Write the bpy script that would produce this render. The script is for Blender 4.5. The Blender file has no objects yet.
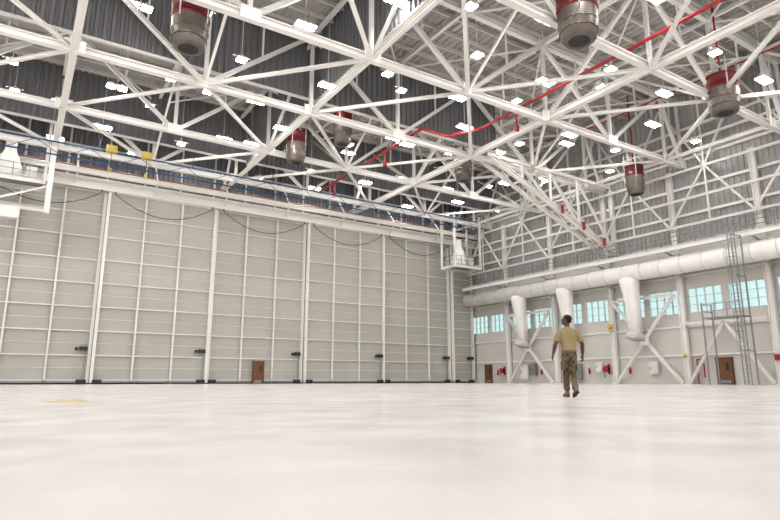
import bpy, math, random
from mathutils import Vector, Matrix
random.seed(4)
scene=bpy.context.scene
# ------------------------------------------------ materials
def mat(name,col,rough=0.5,metal=0.0,var=0.0,scale=1.0,emit=None,es=0,bump=0):
    m=bpy.data.materials.new(name); m.use_nodes=True
    nt=m.node_tree; p=nt.nodes['Principled BSDF']
    p.inputs['Base Color'].default_value=(*col,1)
    p.inputs['Roughness'].default_value=rough
    p.inputs['Metallic'].default_value=metal
    if emit:
        p.inputs['Emission Color'].default_value=(*emit,1); p.inputs['Emission Strength'].default_value=es
    if var>0 or bump>0:
        tc=nt.nodes.new('ShaderNodeTexCoord'); n=nt.nodes.new('ShaderNodeTexNoise')
        n.inputs['Scale'].default_value=scale; n.inputs['Detail'].default_value=4
        nt.links.new(tc.outputs['Object'],n.inputs['Vector'])
        if var>0:
            r=nt.nodes.new('ShaderNodeValToRGB')
            r.color_ramp.elements[0].position=0.3; r.color_ramp.elements[1].position=0.7
            r.color_ramp.elements[0].color=(*[c*(1-var) for c in col],1)
            r.color_ramp.elements[1].color=(*[min(1,c*(1+var)) for c in col],1)
            nt.links.new(n.outputs['Fac'],r.inputs['Fac']); nt.links.new(r.outputs['Color'],p.inputs['Base Color'])
        if bump>0:
            b=nt.nodes.new('ShaderNodeBump'); b.inputs['Strength'].default_value=bump
            nt.links.new(n.outputs['Fac'],b.inputs['Height']); nt.links.new(b.outputs['Normal'],p.inputs['Normal'])
    return m
WHITE=mat('white_steel',(0.78,0.76,0.725),0.5)
WHITE2=mat('offwhite_steel',(0.64,0.62,0.585),0.5)
PANEL=mat('door_panel',(0.43,0.415,0.375),0.6,var=0.05,scale=0.25)
FRAME=mat('door_frame_paint',(0.76,0.74,0.69),0.5)
GREY=mat('grey_corrugated',(0.18,0.18,0.185),0.55,0.0,var=0.06,scale=0.2)
DECK=mat('roof_deck',(0.43,0.415,0.395),0.6)
WALLW=mat('wall_liner',(0.58,0.555,0.515),0.6,var=0.04,scale=0.3)
WALLG=mat('wall_liner_grey',(0.38,0.37,0.355),0.6,var=0.05,scale=0.3)
DARK=mat('dark_metal',(0.03,0.03,0.032),0.5)
MID=mat('galvanised',(0.28,0.28,0.28),0.4,0.3)
RED=mat('red_pipe_paint',(0.33,0.02,0.028),0.4)
REDD=mat('red_oxide_drum',(0.15,0.02,0.018),0.45)
DRUM=mat('drum_metal',(0.17,0.145,0.125),0.42,0.4,var=0.15,scale=1.5)
BLUE=mat('blue_paint',(0.035,0.075,0.16),0.45)
YEL=mat('yellow_paint',(0.55,0.42,0.12),0.5)
DUCT=mat('duct_wrap',(0.80,0.78,0.75),0.6,var=0.04,scale=1.5,bump=0.1)
BROWN=mat('brown_door_paint',(0.18,0.075,0.035),0.5)
LAMP=mat('led_lens',(1,1,1),0.4,emit=(1.0,0.99,0.98),es=66)
BLACKR=mat('black_rubber',(0.015,0.015,0.015),0.6)
# ------------------------------------------------ mesh builder
class B:
    def __init__(s): s.v=[];s.f=[];s.m=[]
    def add(s,vs,fs,m):
        o=len(s.v); s.v+= [tuple(v) for v in vs]; s.f+=[tuple(i+o for i in f) for f in fs]; s.m+=[m]*len(fs)
    def box(s,x0,x1,y0,y1,z0,z1,m=0):
        v=[(x,y,z) for z in (z0,z1) for y in (y0,y1) for x in (x0,x1)]
        s.add(v,[(0,2,3,1),(4,5,7,6),(0,1,5,4),(2,6,7,3),(0,4,6,2),(1,3,7,5)],m)
    def frame(s,p0,p1):
        p0=Vector(p0);p1=Vector(p1);t=(p1-p0).normalized()
        up=Vector((0,0,1)) if abs(t.z)<0.95 else Vector((0,1,0))
        a=t.cross(up).normalized(); b=a.cross(t).normalized()
        return p0,p1,a,b
    def prof(s,p0,p1,pr,m):
        p0,p1,a,b=s.frame(p0,p1); n=len(pr)
        v=[p0+a*x+b*y for x,y in pr]+[p1+a*x+b*y for x,y in pr]
        f=[(i,(i+1)%n,(i+1)%n+n,i+n) for i in range(n)]+[tuple(range(n-1,-1,-1)),tuple(range(n,2*n))]
        s.add(v,f,m)
    def I(s,p0,p1,w=0.35,h=0.4,m=0,t=0.14):
        w/=2;h/=2;k=w*t*1.2;g=h*(1-2*t)
        s.prof(p0,p1,[(-w,-h),(w,-h),(w,-g),(k,-g),(k,g),(w,g),(w,h),(-w,h),(-w,g),(-k,g),(-k,-g),(-w,-g)],m)
    def bar(s,p0,p1,w=0.1,h=None,m=0):
        h=h or w; w/=2;h/=2; s.prof(p0,p1,[(-w,-h),(w,-h),(w,h),(-w,h)],m)
    def cyl(s,p0,p1,r,m=0,n=10,r2=None):
        r2=r if r2 is None else r2
        p0,p1,a,b=s.frame(p0,p1)
        c=[(math.cos(2*math.pi*i/n),math.sin(2*math.pi*i/n)) for i in range(n)]
        v=[p0+a*x*r+b*y*r for x,y in c]+[p1+a*x*r2+b*y*r2 for x,y in c]
        s.add(v,[(i,(i+1)%n,(i+1)%n+n,i+n) for i in range(n)]+[tuple(range(n-1,-1,-1)),tuple(range(n,2*n))],m)
    def pipe(s,pts,r,m=0,n=8):
        for a,b in zip(pts,pts[1:]): s.cyl(a,b,r,m,n)
    def ring(s,c,r,tr,m=0,n=16,arc=2*math.pi):
        pts=[(c[0]+r*math.cos(arc*i/n),c[1]+r*math.sin(arc*i/n),c[2]) for i in range(n+1)]
        for a,b in zip(pts,pts[1:]): s.bar(a,b,tr,tr,m)
    def lathe(s,cx,cy,prof,m=0,n=24):
        vs=[];fs=[]
        for r,z in prof:
            for i in range(n):
                a=2*math.pi*i/n; vs.append((cx+r*math.cos(a),cy+r*math.sin(a),z))
        for k in range(len(prof)-1):
            for i in range(n):
                j=(i+1)%n; fs.append((k*n+i,k*n+j,(k+1)*n+j,(k+1)*n+i))
        s.add(vs,fs,m)
    def corr(s,p0,p1,z0,z1,m=0,pitch=0.5,dep=0.12):
        p0=Vector((p0[0],p0[1],0));p1=Vector((p1[0],p1[1],0));L=(p1-p0).length;t=(p1-p0)/L
        nn=Vector((-t.y,t.x,0));k=int(L/pitch);pts=[]
        for i in range(k):
            q=p0+t*(i*pitch)
            pts+= [q,q+t*pitch*.38,q+t*pitch*.5+nn*dep,q+t*pitch*.88+nn*dep]
        pts.append(p1)
        vs=[(q.x,q.y,z0) for q in pts]+[(q.x,q.y,z1) for q in pts];n=len(pts)
        s.add(vs,[(i,i+1,i+1+n,i+n) for i in range(n-1)],m)
    def loft(s,pts,rad,m=0,n=18,ref=(1,0,0),sq=2.0):
        pts=[Vector(p) for p in pts];ref=Vector(ref);vs=[];N=len(pts)
        for i,p in enumerate(pts):
            t=(pts[min(i+1,N-1)]-pts[max(i-1,0)]).normalized()
            a=(ref-t*ref.dot(t)).normalized(); b=t.cross(a)
            rx,ry=rad[i] if isinstance(rad[i],tuple) else (rad[i],rad[i])
            for k in range(n):
                th=2*math.pi*k/n;c,sn=math.cos(th),math.sin(th)
                e=2/sq
                vs.append(p+a*rx*math.copysign(abs(c)**e,c)+b*ry*math.copysign(abs(sn)**e,sn))
        fs=[(i*n+k,i*n+(k+1)%n,(i+1)*n+(k+1)%n,(i+1)*n+k) for i in range(N-1) for k in range(n)]
        fs+=[tuple(range(n-1,-1,-1)),tuple(range((N-1)*n,N*n))]
        s.add(vs,fs,m)
    def ell(s,c,r,m=0,n=16,R=None):
        vs=[];fs=[];c=Vector(c);h=n//2
        for j in range(h+1):
            ph=math.pi*j/h; ph=min(max(ph,0.03),math.pi-0.03)
            for k in range(n):
                th=2*math.pi*k/n
                v=Vector((r[0]*math.sin(ph)*math.cos(th),r[1]*math.sin(ph)*math.sin(th),r[2]*math.cos(ph)))
                if R: v=R@v
                vs.append(c+v)
        for j in range(h):
            for k in range(n): fs.append((j*n+k,(j+1)*n+k,(j+1)*n+(k+1)%n,j*n+(k+1)%n))
        fs+=[tuple(range(n)),tuple(range((h+1)*n-1,h*n-1,-1))]
        s.add(vs,fs,m)
    def build(s,name,mats,smooth=False,parent=None):
        me=bpy.data.meshes.new(name);me.from_pydata(s.v,[],s.f)
        for q in mats: me.materials.append(q)
        me.polygons.foreach_set('material_index',s.m)
        if smooth: me.polygons.foreach_set('use_smooth',[True]*len(s.f))
        me.update();o=bpy.data.objects.new(name,me);scene.collection.objects.link(o)
        if parent: o.parent=parent
        return o
U0,U1,V0,V1=-26.0,52.0,-14.0,60.0
ZR=27.6
# ------------------------------------------------ floor
b=B(); b.box(U0,U1+0.3,V0,V1+1.2,-0.3,0,0)
fm=bpy.data.materials.new('epoxy_floor');fm.use_nodes=True;nt=fm.node_tree;p=nt.nodes['Principled BSDF']
tc=nt.nodes.new('ShaderNodeTexCoord')
n1=nt.nodes.new('ShaderNodeTexNoise');n1.inputs['Scale'].default_value=0.22;n1.inputs['Detail'].default_value=6
n2=nt.nodes.new('ShaderNodeTexNoise');n2.inputs['Scale'].default_value=1.3;n2.inputs['Detail'].default_value=8
nt.links.new(tc.outputs['Object'],n1.inputs['Vector']);nt.links.new(tc.outputs['Object'],n2.inputs['Vector'])
r1=nt.nodes.new('ShaderNodeValToRGB');r1.color_ramp.elements[0].position=.3;r1.color_ramp.elements[1].position=.7
r1.color_ramp.elements[0].color=(0.67,0.625,0.60,1);r1.color_ramp.elements[1].color=(0.78,0.745,0.725,1)
nt.links.new(n1.outputs['Fac'],r1.inputs['Fac']);nt.links.new(r1.outputs['Color'],p.inputs['Base Color'])
r2=nt.nodes.new('ShaderNodeMapRange');r2.inputs['From Min'].default_value=.3;r2.inputs['From Max'].default_value=.7;r2.inputs['To Min'].default_value=.15;r2.inputs['To Max'].default_value=.26
nt.links.new(n2.outputs['Fac'],r2.inputs['Value']);nt.links.new(r2.outputs['Result'],p.inputs['Roughness'])
bp=nt.nodes.new('ShaderNodeBump');bp.inputs['Strength'].default_value=.02
nt.links.new(n2.outputs['Fac'],bp.inputs['Height']);nt.links.new(bp.outputs['Normal'],p.inputs['Normal'])
b.build('floor',[fm])
b=B(); b.lathe(0,0,[(0,.005),(.36,.005),(.38,.001)],0,24); o=b.build('floor_marking',[YEL]); o.location=(0.85,11.9,0)
# ------------------------------------------------ ceiling + purlins
b=B()
b.box(U0,U1+.3,V0,V1+1.2,ZR,ZR+.3,0)
x=U0
while x<U1:
    b.box(x,x+.12,V0,V1,ZR-.09,ZR,0); x+=.6
b.build('ceiling',[DECK])
b=B(); y=V0+1
while y<V1:
    b.I((U0,y,ZR-.22),(U1,y,ZR-.22),.16,.3,0); y+=1.8
b.build('roof_purlins',[WHITE2])
# ------------------------------------------------ trusses
PV=[1.6,10.6,19.6,28.6,37.6,46.6,55.6]; PU=[-23,-15,-7,1,9,17,25,33,41,49]
ZB,ZT=20.4,26.9
def truss(name,axis,val,ticks,heavy,verts=True):
    b=B()
    P=(lambda s,z:(s,val,z)) if axis=='U' else (lambda s,z:(val,s,z))
    cw=.44 if heavy else .3; ww=.25 if heavy else .18
    dz=0 if axis=='U' else .02
    b.I(P(ticks[0],ZB+dz),P(ticks[-1],ZB+dz),cw,cw); b.I(P(ticks[0],ZT+dz),P(ticks[-1],ZT+dz),cw*.9,cw*.9)
    for i,t in enumerate(ticks):
        if verts: b.I(P(t,ZB+.2),P(t,ZT-.2),ww,ww)
        for z in (ZB,ZT):   # gussets
            g=.6 if heavy else .45
            if axis=='U': b.box(t-g,t+g,val-.04-cw*.5,val+.03-cw*.5,z-.3,z+.5 if z==ZB else z+.2)
            else: b.box(val-.04-cw*.5,val+.03-cw*.5,t-g,t+g,z-.3,z+.5 if z==ZB else z+.2)
        if i<len(ticks)-1:
            t2=ticks[i+1]
            if i%2==0: b.I(P(t,ZB),P(t2,ZT),ww*1.15,ww*1.15)
            else: b.I(P(t,ZT),P(t2,ZB),ww*1.15,ww*1.15)
            if heavy: mm=(t+t2)/2; b.bar(P(mm,(ZB+ZT)/2),P(mm,ZT),.12)
    return b.build(name,[WHITE])
for v in PV: truss('roof_truss','U',v,[U0+.5]+PU[1:]+[U1-.3],True)
for u in (-15,1,17,33,49): truss('roof_cross_truss','V',u,[V0+.5]+PV+[V1-.3],u in(33,1),False)
b=B()
for u in (-7,9,25,41): b.I((u,V0,ZT),(u,V1-.3,ZT),.26,.26)
BU=[-15,1,17,33,49]
for i in range(len(BU)-1):
    for j in range(len(PV)-1):
        a=(BU[i],PV[j]);c=(BU[i+1],PV[j+1]);m=((a[0]+c[0])/2,a[1]);m2=(m[0],c[1])
        if (i+j)%2==0:
            b.I((a[0],a[1],ZB),(m2[0],m2[1],ZB),.22,.22); b.I((m2[0],m2[1],ZB),(c[0],a[1],ZB),.22,.22)
            b.I((m2[0],m2[1],ZB),(m[0],m[1],ZT),.17,.17)
        else:
            b.I((a[0],c[1],ZB),(m[0],m[1],ZB),.22,.22); b.I((m[0],m[1],ZB),(c[0],c[1],ZB),.22,.22)
            b.I((m[0],m[1],ZB),(m2[0],m2[1],ZT),.17,.17)
        b.bar((a[0],a[1],ZT-.3),(m[0],m2[1],ZT-.3),.12); b.bar((m[0],m2[1],ZT-.3),(c[0],a[1],ZT-.3),.12)
b.build('roof_bracing',[WHITE])
def knee(v):
    b=B()
    bot=[(34.5,20.2),(38.2,18.7),(42,17.1),(46,15.4),(51.3,13.2)]
    b.I((34.5,v,20.2),(51.3,v,13.2),.38,.38); b.I((34.5,v+1.3,20.2),(51.3,v+1.3,13.2),.3,.3)
    for i in range(4):
        q=bot[i+1]; b.I((q[0],v,q[1]),(q[0],v,20.2),.2,.2); b.I((q[0],v,q[1]),(bot[i][0]+.0,v,20.2),.2,.2)
        b.bar((q[0],v,q[1]),(q[0],v+1.3,q[1]),.16); b.bar((bot[i][0],v,bot[i][1]),(q[0],v+1.3,q[1]),.12)
    b.I((51.3,v,13),(51.3,v,20),.4,.4); b.I((34,v,20.4),(51.3,v,20.4),.3,.3)
    return b.build('knee_brace_frame',[WHITE])
knee(36.4)
# ------------------------------------------------ draft curtains
def curtain(p0,p1,z0,z1=ZR):
    b=B();b.corr(p0,p1,z0,z1,0,.5,.12)
    b.bar((p0[0],p0[1],z0),(p1[0],p1[1],z0),.15,.2,1)
    b.build('draft_curtain',[GREY,WHITE2])
curtain((U0,54.6),(U1,54.6),22.2)
curtain((U0,38.4),(37,38.4),21.9)
curtain((17.8,20.5),(17.8,54.5),21.9)
# ------------------------------------------------ north wall + hangar doors
b=B()
b.corr((U1,60.9),(U0,60.9),18.4,ZR,0,.5,.12)
b.box(U0,U1,61.0,61.2,0,ZR,0)
b.box(U0,U1,59.2,60.9,18.2,18.5,1)
for z in (20.3,22.8,25.2): b.bar((U0,60.6,z),(U1,60.6,z),.2,.2,1)
for k in range(24): b.bar((U0+.4+3.5*k-.1,60.6,18.5),(U0+.4+3.5*k-.1,60.6,ZR),.18,.18,1)
b.build('wall_north',[GREY,WHITE2])
b=B()
b.box(U0,U1,59.0,59.25,18.15,19.05,0); b.box(U0,U1,58.2,59.2,18.9,19.0,0)
b.I((U0,57.9,19.4),(U1,57.9,19.4),.35,.5,0)
for k in range(12):
    x=U0+1+7*k; b.bar((x,57.9,19.4),(x,59.2,18.3),.15,.15,0); b.bar((x,57.9,19.5),(x,60.6,22.8),.15,.15,0)
b.build('trim_door_header',[FRAME])
def leaf(u,wid,off):
    b=B();H=18.1;y=59.9+off
    b.box(0.02,wid-.02,.0,.08,.15,H,0)
    n=round(wid/3.5); st=wid/n
    for i in range(n+1):
        x=min(max(i*st,.12),wid-.12); w=.26 if i in(0,n) else .15
        b.I((x,-.18,.1),(x,-.18,H),w,.34 if i in (0,n) else .24,1)
    z=.35
    while z<H+.1:
        b.box(.05,wid-.05,-.2,0,z-.05,z+.05,1); z+=2.22
    for i in range(n):
        for zz in [1.45+2.22*q for q in range(8)]: b.box(i*st+.1,i*st+st-.1,-.05,0,zz-.02,zz+.02,1)
    b.box(0,wid,-.3,.1,.12,.32,3)
    for x in (.6,wid-.6):
        b.box(x-.4,x+.4,-.42,-.1,.03,.40,2)
    b.box(wid-1.0,wid-.35,-.55,-.2,3.0,3.35,2); b.cyl((wid-1.1,-.4,3.15),(wid-1.35,-.4,3.15),.14,2,10)
    b.bar((wid-.5,-.25,.4),(wid-.5,-.25,3.0),.05,.05,3)
    o=b.build('hangar_door',[PANEL,FRAME,DARK,MID]); o.location=(u,y,0)
us=[-25.6+10.5*i for i in range(7)]
for i,u in enumerate(us): leaf(u,10.45,-.45*(i%2))
leaf(47.9,3.6,-.45)
b=B()
for i,u in enumerate(us):
    for (a,c,s) in ((u+.6,u+9.9,1.7),):
        pts=[]
        for k in range(17):
            t=k/16; pts.append((a+(c-a)*t,59.0,17.9-s*4*t*(1-t)))
        b.pipe(pts,.035,0,5)
    b.cyl((u+.6,59,17.9),(u+.6,59,18.2),.05,0,5);b.cyl((u+9.9,59,17.9),(u+9.9,59,18.2),.05,0,5)
b.build('festoon_cable',[BLACKR])
b=B()
b.pipe([(U0,58.3,19.95),(U1-1,58.3,19.95)],.09,0)
for k in range(18): b.cyl((U0+2+4*k,58.3,19.95),(U0+2+4*k,58.3,20.6),.05,0,6)
b.build('door_header_pipe',[mat('dull_red_paint',(0.28,0.15,0.14),.5)])
# ------------------------------------------------ east wall
CV=[60-.3,52.8,45.2,37.6,30.0,22.4,14.8,7.2,-.4,-8]
b=B()
b.box(52,52.3,V0,V1+1.2,0,6.4,0); b.box(52,52.3,V0,V1+1.2,8.7,13.2,0); b.box(52.05,52.3,V0,V1+1.2,13.2,ZR,1)
b.corr((52.0,V0),(52.0,V1),13.2,ZR,1,.5,.1)
edge=V0
ws=[]
for c in reversed(CV[1:]):
    ws+= [(c+.4,c+3.55),(c+4.05,c+7.2)]
for a,c in ws:
    if a>edge: b.box(52,52.3,edge,a,6.4,8.7,0)
    edge=c
b.box(52,52.3,edge,V1+1.2,6.4,8.7,0)
for z in (2.6,5.2,9.9,12.0): b.bar((51.9,V0,z),(51.9,V1,z),.16,.16,2)
for z in (15.6,18.2,21,24): b.bar((51.8,V0,z),(51.8,V1,z),.24,.24,2)
b.build('wall_east',[WALLW,WALLG,WHITE])
GL=bpy.data.materials.new('window_glass');GL.use_nodes=True;nt=GL.node_tree
for n in list(nt.nodes): 
    if n.type=='BSDF_PRINCIPLED': nt.nodes.remove(n)
tr=nt.nodes.new('ShaderNodeBsdfTransparent');tr.inputs['Color'].default_value=(.72,.85,.86,1)
gg=nt.nodes.new('ShaderNodeBsdfGlossy');gg.inputs['Roughness'].default_value=.05
mx=nt.nodes.new('ShaderNodeMixShader');mx.inputs[0].default_value=.06
nt.links.new(tr.outputs[0],mx.inputs[1]);nt.links.new(gg.outputs[0],mx.inputs[2]);nt.links.new(mx.outputs[0],nt.nodes['Material Output'].inputs[0])
for i,(a,c) in enumerate(ws):
    b=B(); b.box(52.12,52.14,a,c,6.4,8.7,1)
    for k in range(5): 
        y=a+(c-a)*k/4; y=min(max(y,a+.04),c-.04); b.box(52.0,52.2,y-.02,y+.02,6.4,8.7,0)
    for z in (6.44,7.17,7.93,8.66): b.box(52.0,52.2,a,c,z-.02,z+.02,0)
    b.build('window_%d'%(i+1),[WHITE2,GL])
for i,c in enumerate(CV):
    b=B()
    b.I((51.6,c,0),(51.6,c,ZB-.3),.42,.5,0)
    b.box(51.2,51.98,c-.35,c+.35,0,.05,0)
    b.build('wall_column',[WHITE])
b=B()
for z in (14.4,16.9,19.6,22.4): b.I((51.0,V0,z),(51.0,V1-.5,z),.2,.22)
for k in range(len(CV)-1):
    a,c=CV[k]-.0,CV[k+1]; m=(a+c)/2
    b.I((51.0,a,14.4),(51.0,m,19.6),.17,.17);b.I((51.0,c,14.4),(51.0,m,19.6),.17,.17)
    b.I((51.0,m,19.6),(51.0,a,ZR-1.2),.17,.17);b.I((51.0,m,19.6),(51.0,c,ZR-1.2),.17,.17)
    b.bar((51.0,m,14.4),(51.0,m,ZR-1.2),.13)
b.build('wall_wind_girder',[WHITE])
def xbrace(v0,v1,z0,z1):
    b=B();u=51.15
    b.I((u,v0,z0),(u,v1,z1),.26,.26);b.I((u,v1,z0),(u+.01,v0,z1),.26,.26)
    b.box(u-.16,u-.1,(v0+v1)/2-.5,(v0+v1)/2+.5,(z0+z1)/2-.5,(z0+z1)/2+.5)
    b.I((u,v0,z1),(u,v1,z1),.25,.25)
    b.build('wall_cross_brace',[WHITE])
xbrace(30.4,37.2,.1,8.2);xbrace(45.6,52.4,.1,8.2)
b=B()
b.I((51.2,29.7,.1),(51.2,26.2,5.4),.24,.24);b.I((51.2,22.8,.1),(51.2,26.2,5.4),.24,.24);b.I((51.2,22.7,5.4),(51.2,29.7,5.4),.24,.24)
b.build('wall_knee_brace',[WHITE])
# duct with drops
b=B()
b.cyl((50.1,-10,10.7),(50.1,58.6,10.7),.85,0,28)
for k in range(34): b.cyl((50.1,-9.5+2*k,10.7),(50.1,-9.42+2*k,10.7),.88,1,28)
for v in (49.2,42.3,34.2,19.5,5):
    b.loft([(50.1,v,10.7),(50.1,v,9.6),(50.2,v,8.6),(50.4,v,7.2),(50.4,v,4.9)],[(.75,.95),(.7,.9),(.62,.75),(.55,.62),(.55,.62)],0,20,(1,0,0),3)
    b.loft([(50.4,v,4.9),(50.2,v,4.3)],[(.55,.62),(.8,.75)],1,20,(1,0,0),4)
for c in CV: b.bar((50.1,c-.4,9.85),(51.95,c-.4,9.6),.1,.1,1)
b.build('air_duct',[DUCT,WHITE2],True)
# catwalk
b=B()
b.box(49.2,50.85,-10,58.6,12.25,12.35,1); b.I((49.25,-10,12.12),(49.25,58.6,12.12),.2,.4,0)
for s in (0.4,0.8,1.2): b.cyl((49.25,-10,12.35+s),(49.25,58.6,12.35+s),.035,1,6)
y=-10
while y<58.7: b.bar((49.25,y,12.3),(49.25,y,13.57),.07,.07,1); y+=1.6
for c in CV: b.bar((49.3,c,12.1),(51.2,c,11.65),.14,.14,0)
b.build('catwalk',[WHITE,MID])
# ladder tower
b=B()
px0,px1,py0,py1=47.4,49.0,22.9,25.9
for q in ((px0,py0),(px0,py1),(px1-.1,py0),(px1-.1,py1)): b.bar((q[0],q[1],0),(q[0],q[1],6.6 if q[1]==py1 else 12.0),.1,.1,0)
zz=5.3
b.box(px0,px1-.05,py0,py1,zz,zz+.1,0)
for z in (zz+.6,zz+1.15): b.bar((px0,py0,z),(px0,py1,z),.05,.05,0); b.bar((px0,py1,z),(px1-.1,py1,z),.05,.05,0)
for k in range(4): b.bar((px0,py0+(py1-py0)*k/3,zz),(px0,py0+(py1-py0)*k/3,zz+1.2),.05,.05,0)
for z in (2.6,8.5,11.9): b.bar((px0,py0,z),(px1-.1,py0,z),.08,.08,0)
lx=px0+.7
for vv in (py0+.1,py0+.65): b.bar((lx,vv,.0),(lx,vv,12.4),.07,.07,0)
z=.3
while z<12.3: b.cyl((lx,py0+.1,z),(lx,py0+.65,z),.02,0,5); z+=.3
for z in [2.6+.75*k for k in range(12)]:
    pts=[(lx-.6*math.sin(math.pi*k/8),py0+.375-.38*math.cos(math.pi*k/8),z) for k in range(9)]
    for a,c in zip(pts,pts[1:]): b.bar(a,c,.05,.025,0)
for k in (2,4,6):
    q=(lx-.6*math.sin(math.pi*k/8),py0+.375-.38*math.cos(math.pi*k/8)); b.bar((q[0],q[1],2.6),(q[0],q[1],10.9),.04,.025,0)
b.build('access_ladder',[MID])
# ------------------------------------------------ doors
def mdoor(name,along,pos,w=1.05,h=2.2):
    b=B()
    b.box(-w/2-.1,-w/2,-.1,.1,0,h+.1,1);b.box(w/2,w/2+.1,-.1,.1,0,h+.1,1);b.box(-w/2-.1,w/2+.1,-.1,.1,h,h+.1,1)
    b.box(-w/2,w/2,-.04,.04,.01,h,0); b.box(.12,.36,-.055,-.03,1.2,1.85,2); b.box(-w/2+.08,-w/2+.2,-.12,-.03,1.0,1.06,3)
    b.box(-w/2+.15,w/2-.15,-.05,-.035,.08,.35,3)
    o=b.build(name,[BROWN,mat('door_frame_brown',(0.13,0.06,0.03),.5),DARK,MID]); o.location=pos; o.rotation_euler[2]=along
mdoor('door_1',0,(21.7,59.25,0))
mdoor('door_2',-math.pi/2,(51.88,56.9,0)); mdoor('door_3',-math.pi/2,(51.88,26.9,0),1.2)
def exting(v,u=51.6):
    b=B();b.lathe(0,0,[(0,.95),(.09,.95),(.1,1.0),(.1,1.45),(.06,1.53),(.025,1.55),(.025,1.62),(0,1.62)],0,14)
    b.box(-.02,.12,-.03,.03,1.6,1.65,1);b.pipe([(.02,-.03,1.6),(.0,-.14,1.5),(.0,-.15,1.15)],.015,1,6);b.box(.08,.2,-.04,.04,1.1,1.3,1)
    o=b.build('fire_extinguisher',[RED,DARK]);o.location=(u,v,0)
for v in (54.9,47.6,40.9,36.0,20.9): exting(v)
def epanel(v,w=.9,h=1.4,z=.9,m=MID):
    b=B();b.box(-.3,0,-w/2,w/2,z,z+h,0);b.box(-.32,-.3,-w/2+.05,w/2-.05,z+.05,z+h-.05,0);b.box(-.35,-.32,w/2-.16,w/2-.12,z+h*.4,z+h*.6,1)
    o=b.build('electrical_panel',[m,DARK]);o.location=(51.8,v,0)
WB=mat('cabinet_white',(.7,.68,.66),.5)
epanel(50.3,1.2,1.6,.5,WB);epanel(48.9);epanel(42.4,1.0,1.7,.4);epanel(39.6,.7,1.0,1.2,WB);epanel(33.4,.9,1.2,.9,WB);epanel(18.9)
def reel(v):
    b=B()
    for dx in(0,-.32): b.cyl((-.2+dx,0,1.5),(-.24+dx,0,1.5),.32,0,20)
    b.cyl((-.22,0,1.5),(-.54,0,1.5),.24,1,20); b.bar((0,0,1.5),(-.2,0,1.5),.1,.1,0); b.bar((0,0,1.0),(0,0,2.0),.12,.2,0)
    b.pipe([(-.38,.25,1.5),(-.38,.27,.9),(-.38,.24,.6)],.03,1)
    o=b.build('hose_reel',[RED,BLACKR]);o.location=(51.8,v,0)
reel(53.9);reel(38.6);reel(21.6)
def sign(v,z,m,w=.6,h=.6):
    b=B();b.box(-.04,0,-w/2,w/2,z,z+h,0);b.box(-.05,-.04,-w/2+.06,w/2-.06,z+h*.45,z+h*.55,1)
    o=b.build('safety_sign',[m,DARK]);o.location=(51.3,v,0)
sign(37.6,5.2,YEL,.6,.8);sign(22.4,1.9,RED,.4,.5);sign(30,2.3,YEL,.35,.35)
for v in (44.0,29.2,20.4):
    b=B()
    b.pipe([(51.7,v,0),(51.7,v,2.2),(51.7,v-.6,2.2),(51.7,v-.6,.6)],.06,0)
    b.cyl((51.55,v,1.2),(51.7,v,1.2),.14,0,10)
    b.build('fire_riser_pipe',[RED])
# ------------------------------------------------ foam generators
def drum(u,v,z,s=1.0):
    b=B();r=1.08*s
    b.lathe(0,0,[(r*.55,-.02),(r*.78,0),(r*.86,.08),(r*.93,.5),(r,.95),(r*1.0,1.75)],0,32)
    b.lathe(0,0,[(0,.05),(r*.55,-.02)],3,32)
    b.lathe(0,0,[(r*1.0,1.75),(r*1.06,1.77),(r*1.06,1.88),(r*1.02,1.9),(r*1.02,2.6),(r*1.08,2.62),(r*1.08,2.75),(0,2.8)],1,32)
    for k in range(4):
        a=math.pi/4+k*math.pi/2; x,y=r*1.05*math.cos(a),r*1.05*math.sin(a)
        b.bar((x,y,1.5),(x,y,2.7+1.2),.08,.08,2)
    b.ring((0,0,1.0),r*1.0,.06,0,24);b.ring((0,0,.5),r*.95,.05,0,24)
    b.bar((-r*1.2,0,3.6),(r*1.2,0,3.6),.15,.15,2);b.bar((0,-r*1.2,3.6),(0,r*1.2,3.6),.15,.15,2)
    b.pipe([(0,0,2.65),(0,0,ZR-z)],.07,4)
    o=b.build('foam_generator',[DRUM,REDD,WHITE2,DARK,RED],True);o.location=(u,v,z)
for q in ((6.4,31.2,18.9,.95),(24.3,18.4,18.7),(40.5,18.9,18.9,.95),(19.2,45.4,19.4,.8),(34.6,40.5,19.2,.8),(21.9,41.6,20.4,.75),(47.6,31,17.5,.75)): drum(*q)
# ------------------------------------------------ lights
b=B();c=0
for j,v in enumerate([-6,0,6,12.5,17,22.5,25.6,31.5,34.5,40.5,43,49.0,51,57.0]):
    for i in range(12):
        u=-21.5+6.4*i+(3.2 if j%2 else 0)
        if u>50.2: continue
        z=21.2+ (1.5 if (i+j)%3==0 else 0)+(.5 if j%2 else 0)
        for du in (-.37,.37) if (i+j)%2==0 else (0,):
            x=u+du
            b.box(x-.31,x+.31,v-.31,v+.31,z,z+.12,0); b.box(x-.29,x+.29,v-.29,v+.29,z-.06,z-.001,1)
            b.lathe(x,v,[(.14,z+.12),(.14,z+.3),(0,z+.3)],0,8)
        b.bar((u,v,z+.12),(u,v,ZR-.2),.035,.035,0); b.bar((u-.6,v,z+.2),(u+.6,v,z+.2),.06,.06,0)
b.build('high_bay_lights',[WHITE2,LAMP])
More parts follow.
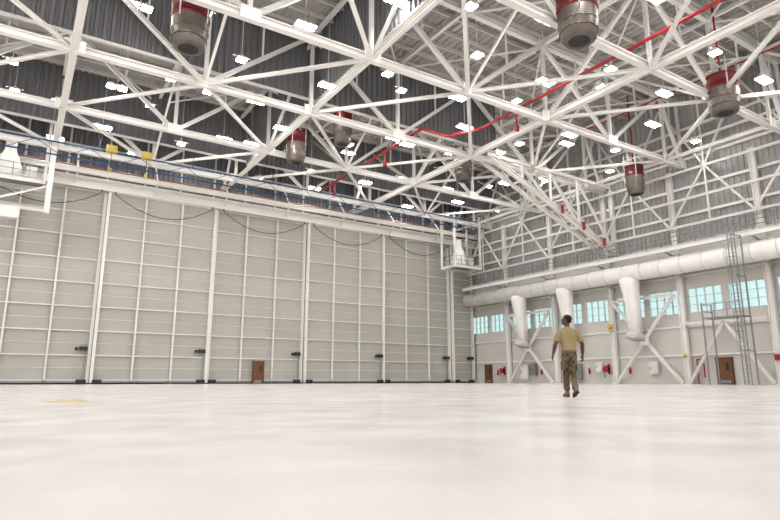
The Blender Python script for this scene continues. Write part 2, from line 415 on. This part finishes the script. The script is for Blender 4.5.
# ------------------------------------------------ pipes
b=B()
b.pipe([(31.2,-8,21.3),(31.2,34,21.3),(29.2,36.2,20.9),(26.5,36.2,20.9),(26.5,56,20.9)],.12,0,10)
b.pipe([(42.6,-8,23.3),(42.6,36,23.3)],.06,0)
for q in ((26.5,42),(26.5,52),(31.2,30)):
    b.pipe([(q[0],q[1],20.9),(q[0],q[1],19.9)],.07,0);b.cyl((q[0],q[1],19.5),(q[0],q[1],19.9),.18,0,10)
for k in range(3): 
    x=43+3*k; b.cyl((x,35.9,20.2-(x-34.5)*.417-.5),(x,35.9,20.2-(x-34.5)*.417+.3),.15,0,8)
b.build('sprinkler_pipe',[RED])
b=B()
for v,z in ((51.6,19.35),(52.6,18.6)): b.bar((-20,v,z),(46,v,z),.07,.11,0)
for k in range(17):
    x=-20+3.9*k; b.bar((x,51.6,19.35),(x+1.95,52.6,18.6),.035,.035,0); b.bar((x+1.95,52.6,18.6),(x+3.9,51.6,19.35),.035,.035,0)
for k in range(9):
    x=-19+7.7*k; b.bar((x,51.6,19.35),(x,51.6,20.3),.06,.06,0)
for x in (5.0,7.8): b.box(x-.4,x+.4,51.0,51.5,19.2,19.8,1);b.bar((x,51.25,19.5),(x,51.7,19.5),.1,.1,1); b.cyl((x,51.25,19.2),(x,51.25,17.8),.025,2,6); b.box(x-.12,x+.12,51.1,51.4,17.5,17.8,1)
b.build('bridge_crane',[BLUE,YEL,DARK])
# ------------------------------------------------ service platforms
def platform(u,v,z,w,d,posts):
    b=B()
    b.box(0,w,0,d,-.12,0,1)
    b.I((0,0,-.25),(w,0,-.25),.2,.35,0);b.I((0,d,-.25),(w,d,-.25),.2,.35,0);b.I((0,0,-.25),(0,d,-.25),.2,.35,0);b.I((w,0,-.25),(w,d,-.25),.2,.35,0)
    for zz in (.55,1.1):
        b.bar((0,0,zz),(w,0,zz),.05,.05,1);b.bar((0,0,zz),(0,d,zz),.05,.05,1);b.bar((w,0,zz),(w,d,zz),.05,.05,1)
    for k in range(5): b.bar((w*k/4,0,0),(w*k/4,0,1.1),.05,.05,1)
    for q in ((w,0),(0,d),(w,d),(0,0)): b.I((q[0],q[1],-.4),(q[0],q[1],posts),.22,.22,0)
    cx,cy=w*.42,d*.5
    b.lathe(cx,cy,[(0,.1),(1.0,.1),(1.05,.5),(1.0,.95),(.75,1.7),(.5,2.3),(.42,2.5),(.42,3.4),(0,3.4)],2,24)
    for a in range(4): b.bar((cx+.9*math.cos(a*1.57+.78),cy+.9*math.sin(a*1.57+.78),0),(cx+.9*math.cos(a*1.57+.78),cy+.9*math.sin(a*1.57+.78),.3),.12,.12,0)
    b.box(cx+1.3,cx+2.1,cy-.4,cy+.4,0,1.2,2)
    o=b.build('service_platform',[WHITE,MID,DUCT]);o.location=(u,v,z)
platform(-4.2,55.4,17.2,4.7,2.4,9)
platform(44.8,54.6,14.6,4.2,2.6,6.6)
b=B(); b.I((.9,55.1,14.2),(.9,55.1,ZR-.3),.42,.42); b.I((-3.8,55.1,14.4),(.9,55.1,14.4),.25,.3);b.bar((-3.8,55.1,14.4),(.9,55.1,16.6),.15)
b.box(-2.6,-1.0,54.7,55.3,13.4,14.2);b.I((-3.8,55.1,14.2),(-3.8,55.1,16.7),.25,.25)
b.build('hanging_column',[WHITE])
# ------------------------------------------------ person
def organic(b,name,mats,vox,it,parent,matfn=None):
    o=b.build(name,mats,True)
    import bmesh
    bm=bmesh.new();bm.from_mesh(o.data);bmesh.ops.recalc_face_normals(bm,faces=bm.faces);bm.to_mesh(o.data);bm.free()
    r=o.modifiers.new('r','REMESH');r.mode='VOXEL';r.voxel_size=vox;r.use_smooth_shade=True
    s=o.modifiers.new('s','SMOOTH');s.factor=.5;s.iterations=it
    dg=bpy.context.evaluated_depsgraph_get();dg.update()
    me=bpy.data.meshes.new_from_object(o.evaluated_get(dg));o.modifiers.clear();o.data=me
    me.materials.clear()
    for q in mats: me.materials.append(q)
    for pl in me.polygons: pl.use_smooth=True; pl.material_index=matfn(pl.center) if matfn else 0
    o.parent=parent
    return o
man=bpy.data.objects.new('walking_man',None);scene.collection.objects.link(man)
SKIN=mat('brown_skin',(0.095,0.043,0.025),.5);HAIR=mat('black_hair',(.012,.01,.009),.8)
SHIRT=mat('tan_tshirt',(0.30,0.24,0.13),.85,var=.08,scale=6,bump=.1)
BOOT=mat('coyote_boot',(0.18,0.105,0.055),.7);SOLE=mat('boot_sole',(0.07,0.045,0.03),.8)
EYE=mat('eye_white',(.7,.68,.65),.3);IRIS=mat('iris_dark',(.02,.01,.008),.3);BELT=mat('belt_tan',(.17,.13,.07),.7)
CAMO=bpy.data.materials.new('camouflage_fabric');CAMO.use_nodes=True;nt=CAMO.node_tree;p=nt.nodes['Principled BSDF'];p.inputs['Roughness'].default_value=.85
tc=nt.nodes.new('ShaderNodeTexCoord');n=nt.nodes.new('ShaderNodeTexNoise');n.inputs['Scale'].default_value=14;n.inputs['Detail'].default_value=3;n.inputs['Distortion'].default_value=.6
nt.links.new(tc.outputs['Object'],n.inputs['Vector']);r=nt.nodes.new('ShaderNodeValToRGB');r.color_ramp.interpolation='CONSTANT'
cr=r.color_ramp;cr.elements[0].position=0;cr.elements[0].color=(.05,.033,.02,1);cr.elements[1].position=.41;cr.elements[1].color=(.10,.085,.05,1)
for ps,cl in ((.50,(.17,.13,.08,1)),(.58,(.10,.062,.038,1)),(.65,(.22,.175,.12,1))):
    e=cr.elements.new(ps);e.color=cl
nt.links.new(n.outputs['Fac'],r.inputs['Fac']);nt.links.new(r.outputs['Color'],p.inputs['Base Color'])
b=B()
b.loft([(0,0,.965),(0,0,1.02),(0,0,1.12),(0,-.005,1.24),(0,-.01,1.34),(0,-.012,1.41),(0,-.012,1.455),(0,-.01,1.49),(0,-.01,1.515),(0,-.008,1.535)],
       [(.152,.116),(.158,.12),(.16,.118),(.175,.123),(.188,.127),(.185,.118),(.165,.10),(.115,.08),(.08,.07),(.062,.06)],0,28,(1,0,0),2.3)
for s in (-1,1):
    b.loft([(s*.11,-.01,1.41),(s*.175,-.012,1.40),(s*.225,-.015,1.35),(s*.255,-.018,1.28),(s*.272,-.02,1.20)],[.062,.068,.070,.067,.070],0,18,(0,1,0))
organic(b,'tshirt',[SHIRT],.012,5,man)
rk=Vector((.075,.04,.50));ra=Vector((.045,-.17,.12)); lk=Vector((-.045,.13,.51));la=Vector((-.02,.20,.10))
b=B()
b.loft([(0,0,.80),(0,0,.86),(0,-.005,.92),(0,0,.98),(0,0,1.01)],[(.10,.10),(.155,.13),(.165,.135),(.158,.122),(.156,.12)],0,28,(1,0,0),2.3)
for s,k,a in ((1,rk,ra),(-1,lk,la)):
    h=Vector((s*.078,0,.88))
    b.loft([h+Vector((0,0,.05)),h,h.lerp(k,.35),h.lerp(k,.75),k,k.lerp(a,.3),k.lerp(a,.65),k.lerp(a,.80),k.lerp(a,.90)],
           [(.085,.11),(.092,.115),(.085,.105),(.074,.088),(.068,.078),(.070,.082),(.065,.075),(.070,.078),(.055,.062)],0,20,(1,0,0))
    q=h.lerp(k,.55)+Vector((s*.068,0,0)); b.loft([q+Vector((0,0,.09)),q-Vector((0,0,.09))],[(.018,.065),(.022,.07)],0,12,(1,0,0),4)
organic(b,'camouflage_trousers',[CAMO],.009,3,man)
b=B();b.loft([(0,0,.972),(0,0,1.012)],[(.164,.128),(.164,.128)],0,28,(1,0,0),2.3);b.build('belt',[BELT],True,man)
def boot(name,ank,pitch):
    b=B();R=Matrix.Rotation(pitch,3,'X')
    T=lambda q:ank+R@Vector(q)
    b.loft([T((0,0,.10)),T((0,-.005,.05)),T((0,-.01,.0)),T((0,-.01,-.07))],[(.046,.052),(.045,.052),(.043,.056),(.041,.06)],0,18)
    b.loft([T((0,-.085,-.05)),T((0,-.06,-.045)),T((0,.0,-.03)),T((0,.07,-.045)),T((0,.13,-.06)),T((0,.18,-.065)),T((0,.20,-.07))],
           [(.027,.03),(.037,.045),(.04,.056),(.043,.043),(.047,.032),(.038,.025),(.02,.015)],0,18)
    b2=B();b2.loft([T((0,-.09,-.088)),T((0,-.07,-.088)),T((0,.05,-.088)),T((0,.13,-.088)),T((0,.19,-.086)),T((0,.21,-.084))],
           [(.025,.014),(.04,.016),(.038,.014),(.049,.014),(.038,.013),(.015,.01)],0,18,(1,0,0),3)
    organic(b,name,[BOOT],.007,3,man); b2.build(name+'_sole',[SOLE],True,man)
boot('boot_left',la+Vector((0,0,.003)),0)
boot('boot_right',ra+Vector((0,0,.045)),-math.radians(22))
for s,el,wr in ((-1,Vector((-.305,-.045,1.15)),Vector((-.335,.06,.93))),(1,Vector((.30,-.05,1.15)),Vector((.315,.02,.91)))):
    nm='left' if s<0 else 'right'
    b=B();sh=Vector((s*.218,-.012,1.36))
    d=(wr-el).normalized()
    b.loft([sh,sh.lerp(el,.5),sh.lerp(el,.85),el,el.lerp(wr,.3),el.lerp(wr,.7),wr,wr+d*.02],[.052,.05,.044,.042,.046,.036,(.024,.03),(.02,.032)],0,16,(1,0,0))
    b.loft([wr,wr+d*.03,wr+d*.06,wr+d*.095],[(.018,.03),(.018,.038),(.017,.042),(.014,.04)],0,14,(1,0,0),2.6)
    inn=Vector((-s,0,0));fw=Vector((0,1,0));fw=(fw-d*fw.dot(d)).normalized()
    for off,L in ((.031,.072),(.011,.082),(-.010,.076),(-.030,.060)):
        p0=wr+d*.085+fw*off
        p1=p0+d*(L*.45)+inn*.006+fw*off*.1;p2=p1+(d*.8+inn*.5).normalized()*L*.32;p3=p2+(d*.5+inn*.85).normalized()*L*.25
        b.loft([p0,p1,p2,p3],[.0098,.0092,.0085,.0065],0,10,(0,1,0))
    t0=wr+d*.03+fw*.03;t1=t0+(d*.6+fw*.7+inn*.2).normalized()*.035;t2=t1+(d*.9+fw*.3+inn*.3).normalized()*.03;t3=t2+(d+inn*.4).normalized()*.02
    b.loft([t0,t1,t2,t3],[.014,.0115,.0105,.007],0,10,(1,0,0))
    organic(b,'arm_'+nm,[SKIN],.0045,2,man)
HR=Matrix.Rotation(math.radians(52),3,'Z')@Matrix.Rotation(math.radians(20),3,'X')
HC=Vector((-.005,.01,1.685))
b=B()
sec=[(-.118,.05,.022,.022),(-.105,.043,.04,.045),(-.08,.03,.054,.068),(-.05,.015,.062,.083),(-.015,.006,.068,.092),(.02,0,.073,.097),(.055,-.004,.075,.097),(.085,-.008,.067,.086),(.108,-.012,.045,.058),(.12,-.012,.015,.02)]
b.loft([HC+HR@Vector((0,y,z)) for z,y,_,_ in sec],[(rx,ry) for _,_,rx,ry in sec],0,24,HR@Vector((1,0,0)))
H=lambda x,y,z:HC+HR@Vector((x,y,z))
b.loft([H(0,.093,.01),H(0,.103,-.015),H(0,.115,-.032),H(0,.098,-.042)],[.008,.011,.016,.008],0,10,HR@Vector((1,0,0)))
b.ell(H(0,.092,-.062),(.024,.012,.007),0,12,HR);b.ell(H(0,.09,-.074),(.021,.012,.007),0,12,HR)
b.ell(H(0,.085,.022),(.05,.014,.009),0,12,HR)
for s in (-1,1): b.ell(H(s*.074,-.012,-.012),(.009,.02,.032),0,12,HR)
b.loft([(0,-.012,1.45),(0,-.01,1.52),(0,-.002,1.58),HC+HR@Vector((0,-.01,-.02))],[(.062,.062),(.056,.058),(.056,.058),(.055,.06)],0,18)
organic(b,'head',[SKIN],.005,2,man)
b=B();b.ell(H(0,-.014,.048),(.0795,.101,.082),0,24,HR);b.ell(H(0,-.045,.005),(.072,.068,.07),0,20,HR);b.build('hair',[HAIR],True,man)
for s in (-1,1):
    b=B();b.ell(H(s*.03,.083,0),(.012,.010,.007),0,12,HR);b.ell(H(s*.03,.0905,0),(.005,.004,.005),1,10,HR);b.build('eye_%d'%(1 if s<0 else 2),[EYE,IRIS],True,man)
man.location=(10.36,8.73,0);man.rotation_euler[2]=math.radians(-30)
# ------------------------------------------------ world + camera
w=bpy.data.worlds.new('sky');scene.world=w;w.use_nodes=True
w.node_tree.nodes['Background'].inputs[0].default_value=(1.0,.985,.97,1);w.node_tree.nodes['Background'].inputs[1].default_value=1.1
scene.view_settings.view_transform='Standard'
try: scene.view_settings.look='Medium High Contrast'
except Exception as e: print('look',e)
scene.view_settings.exposure=.1
cam=bpy.data.cameras.new('camera');co=bpy.data.objects.new('camera',cam);scene.collection.objects.link(co);scene.camera=co
cam.lens=26.54;cam.sensor_width=36;co.location=(0,0,.365)
co.rotation_euler=(math.radians(90+11.79),0,math.radians(-32.8))
cam.clip_end=400
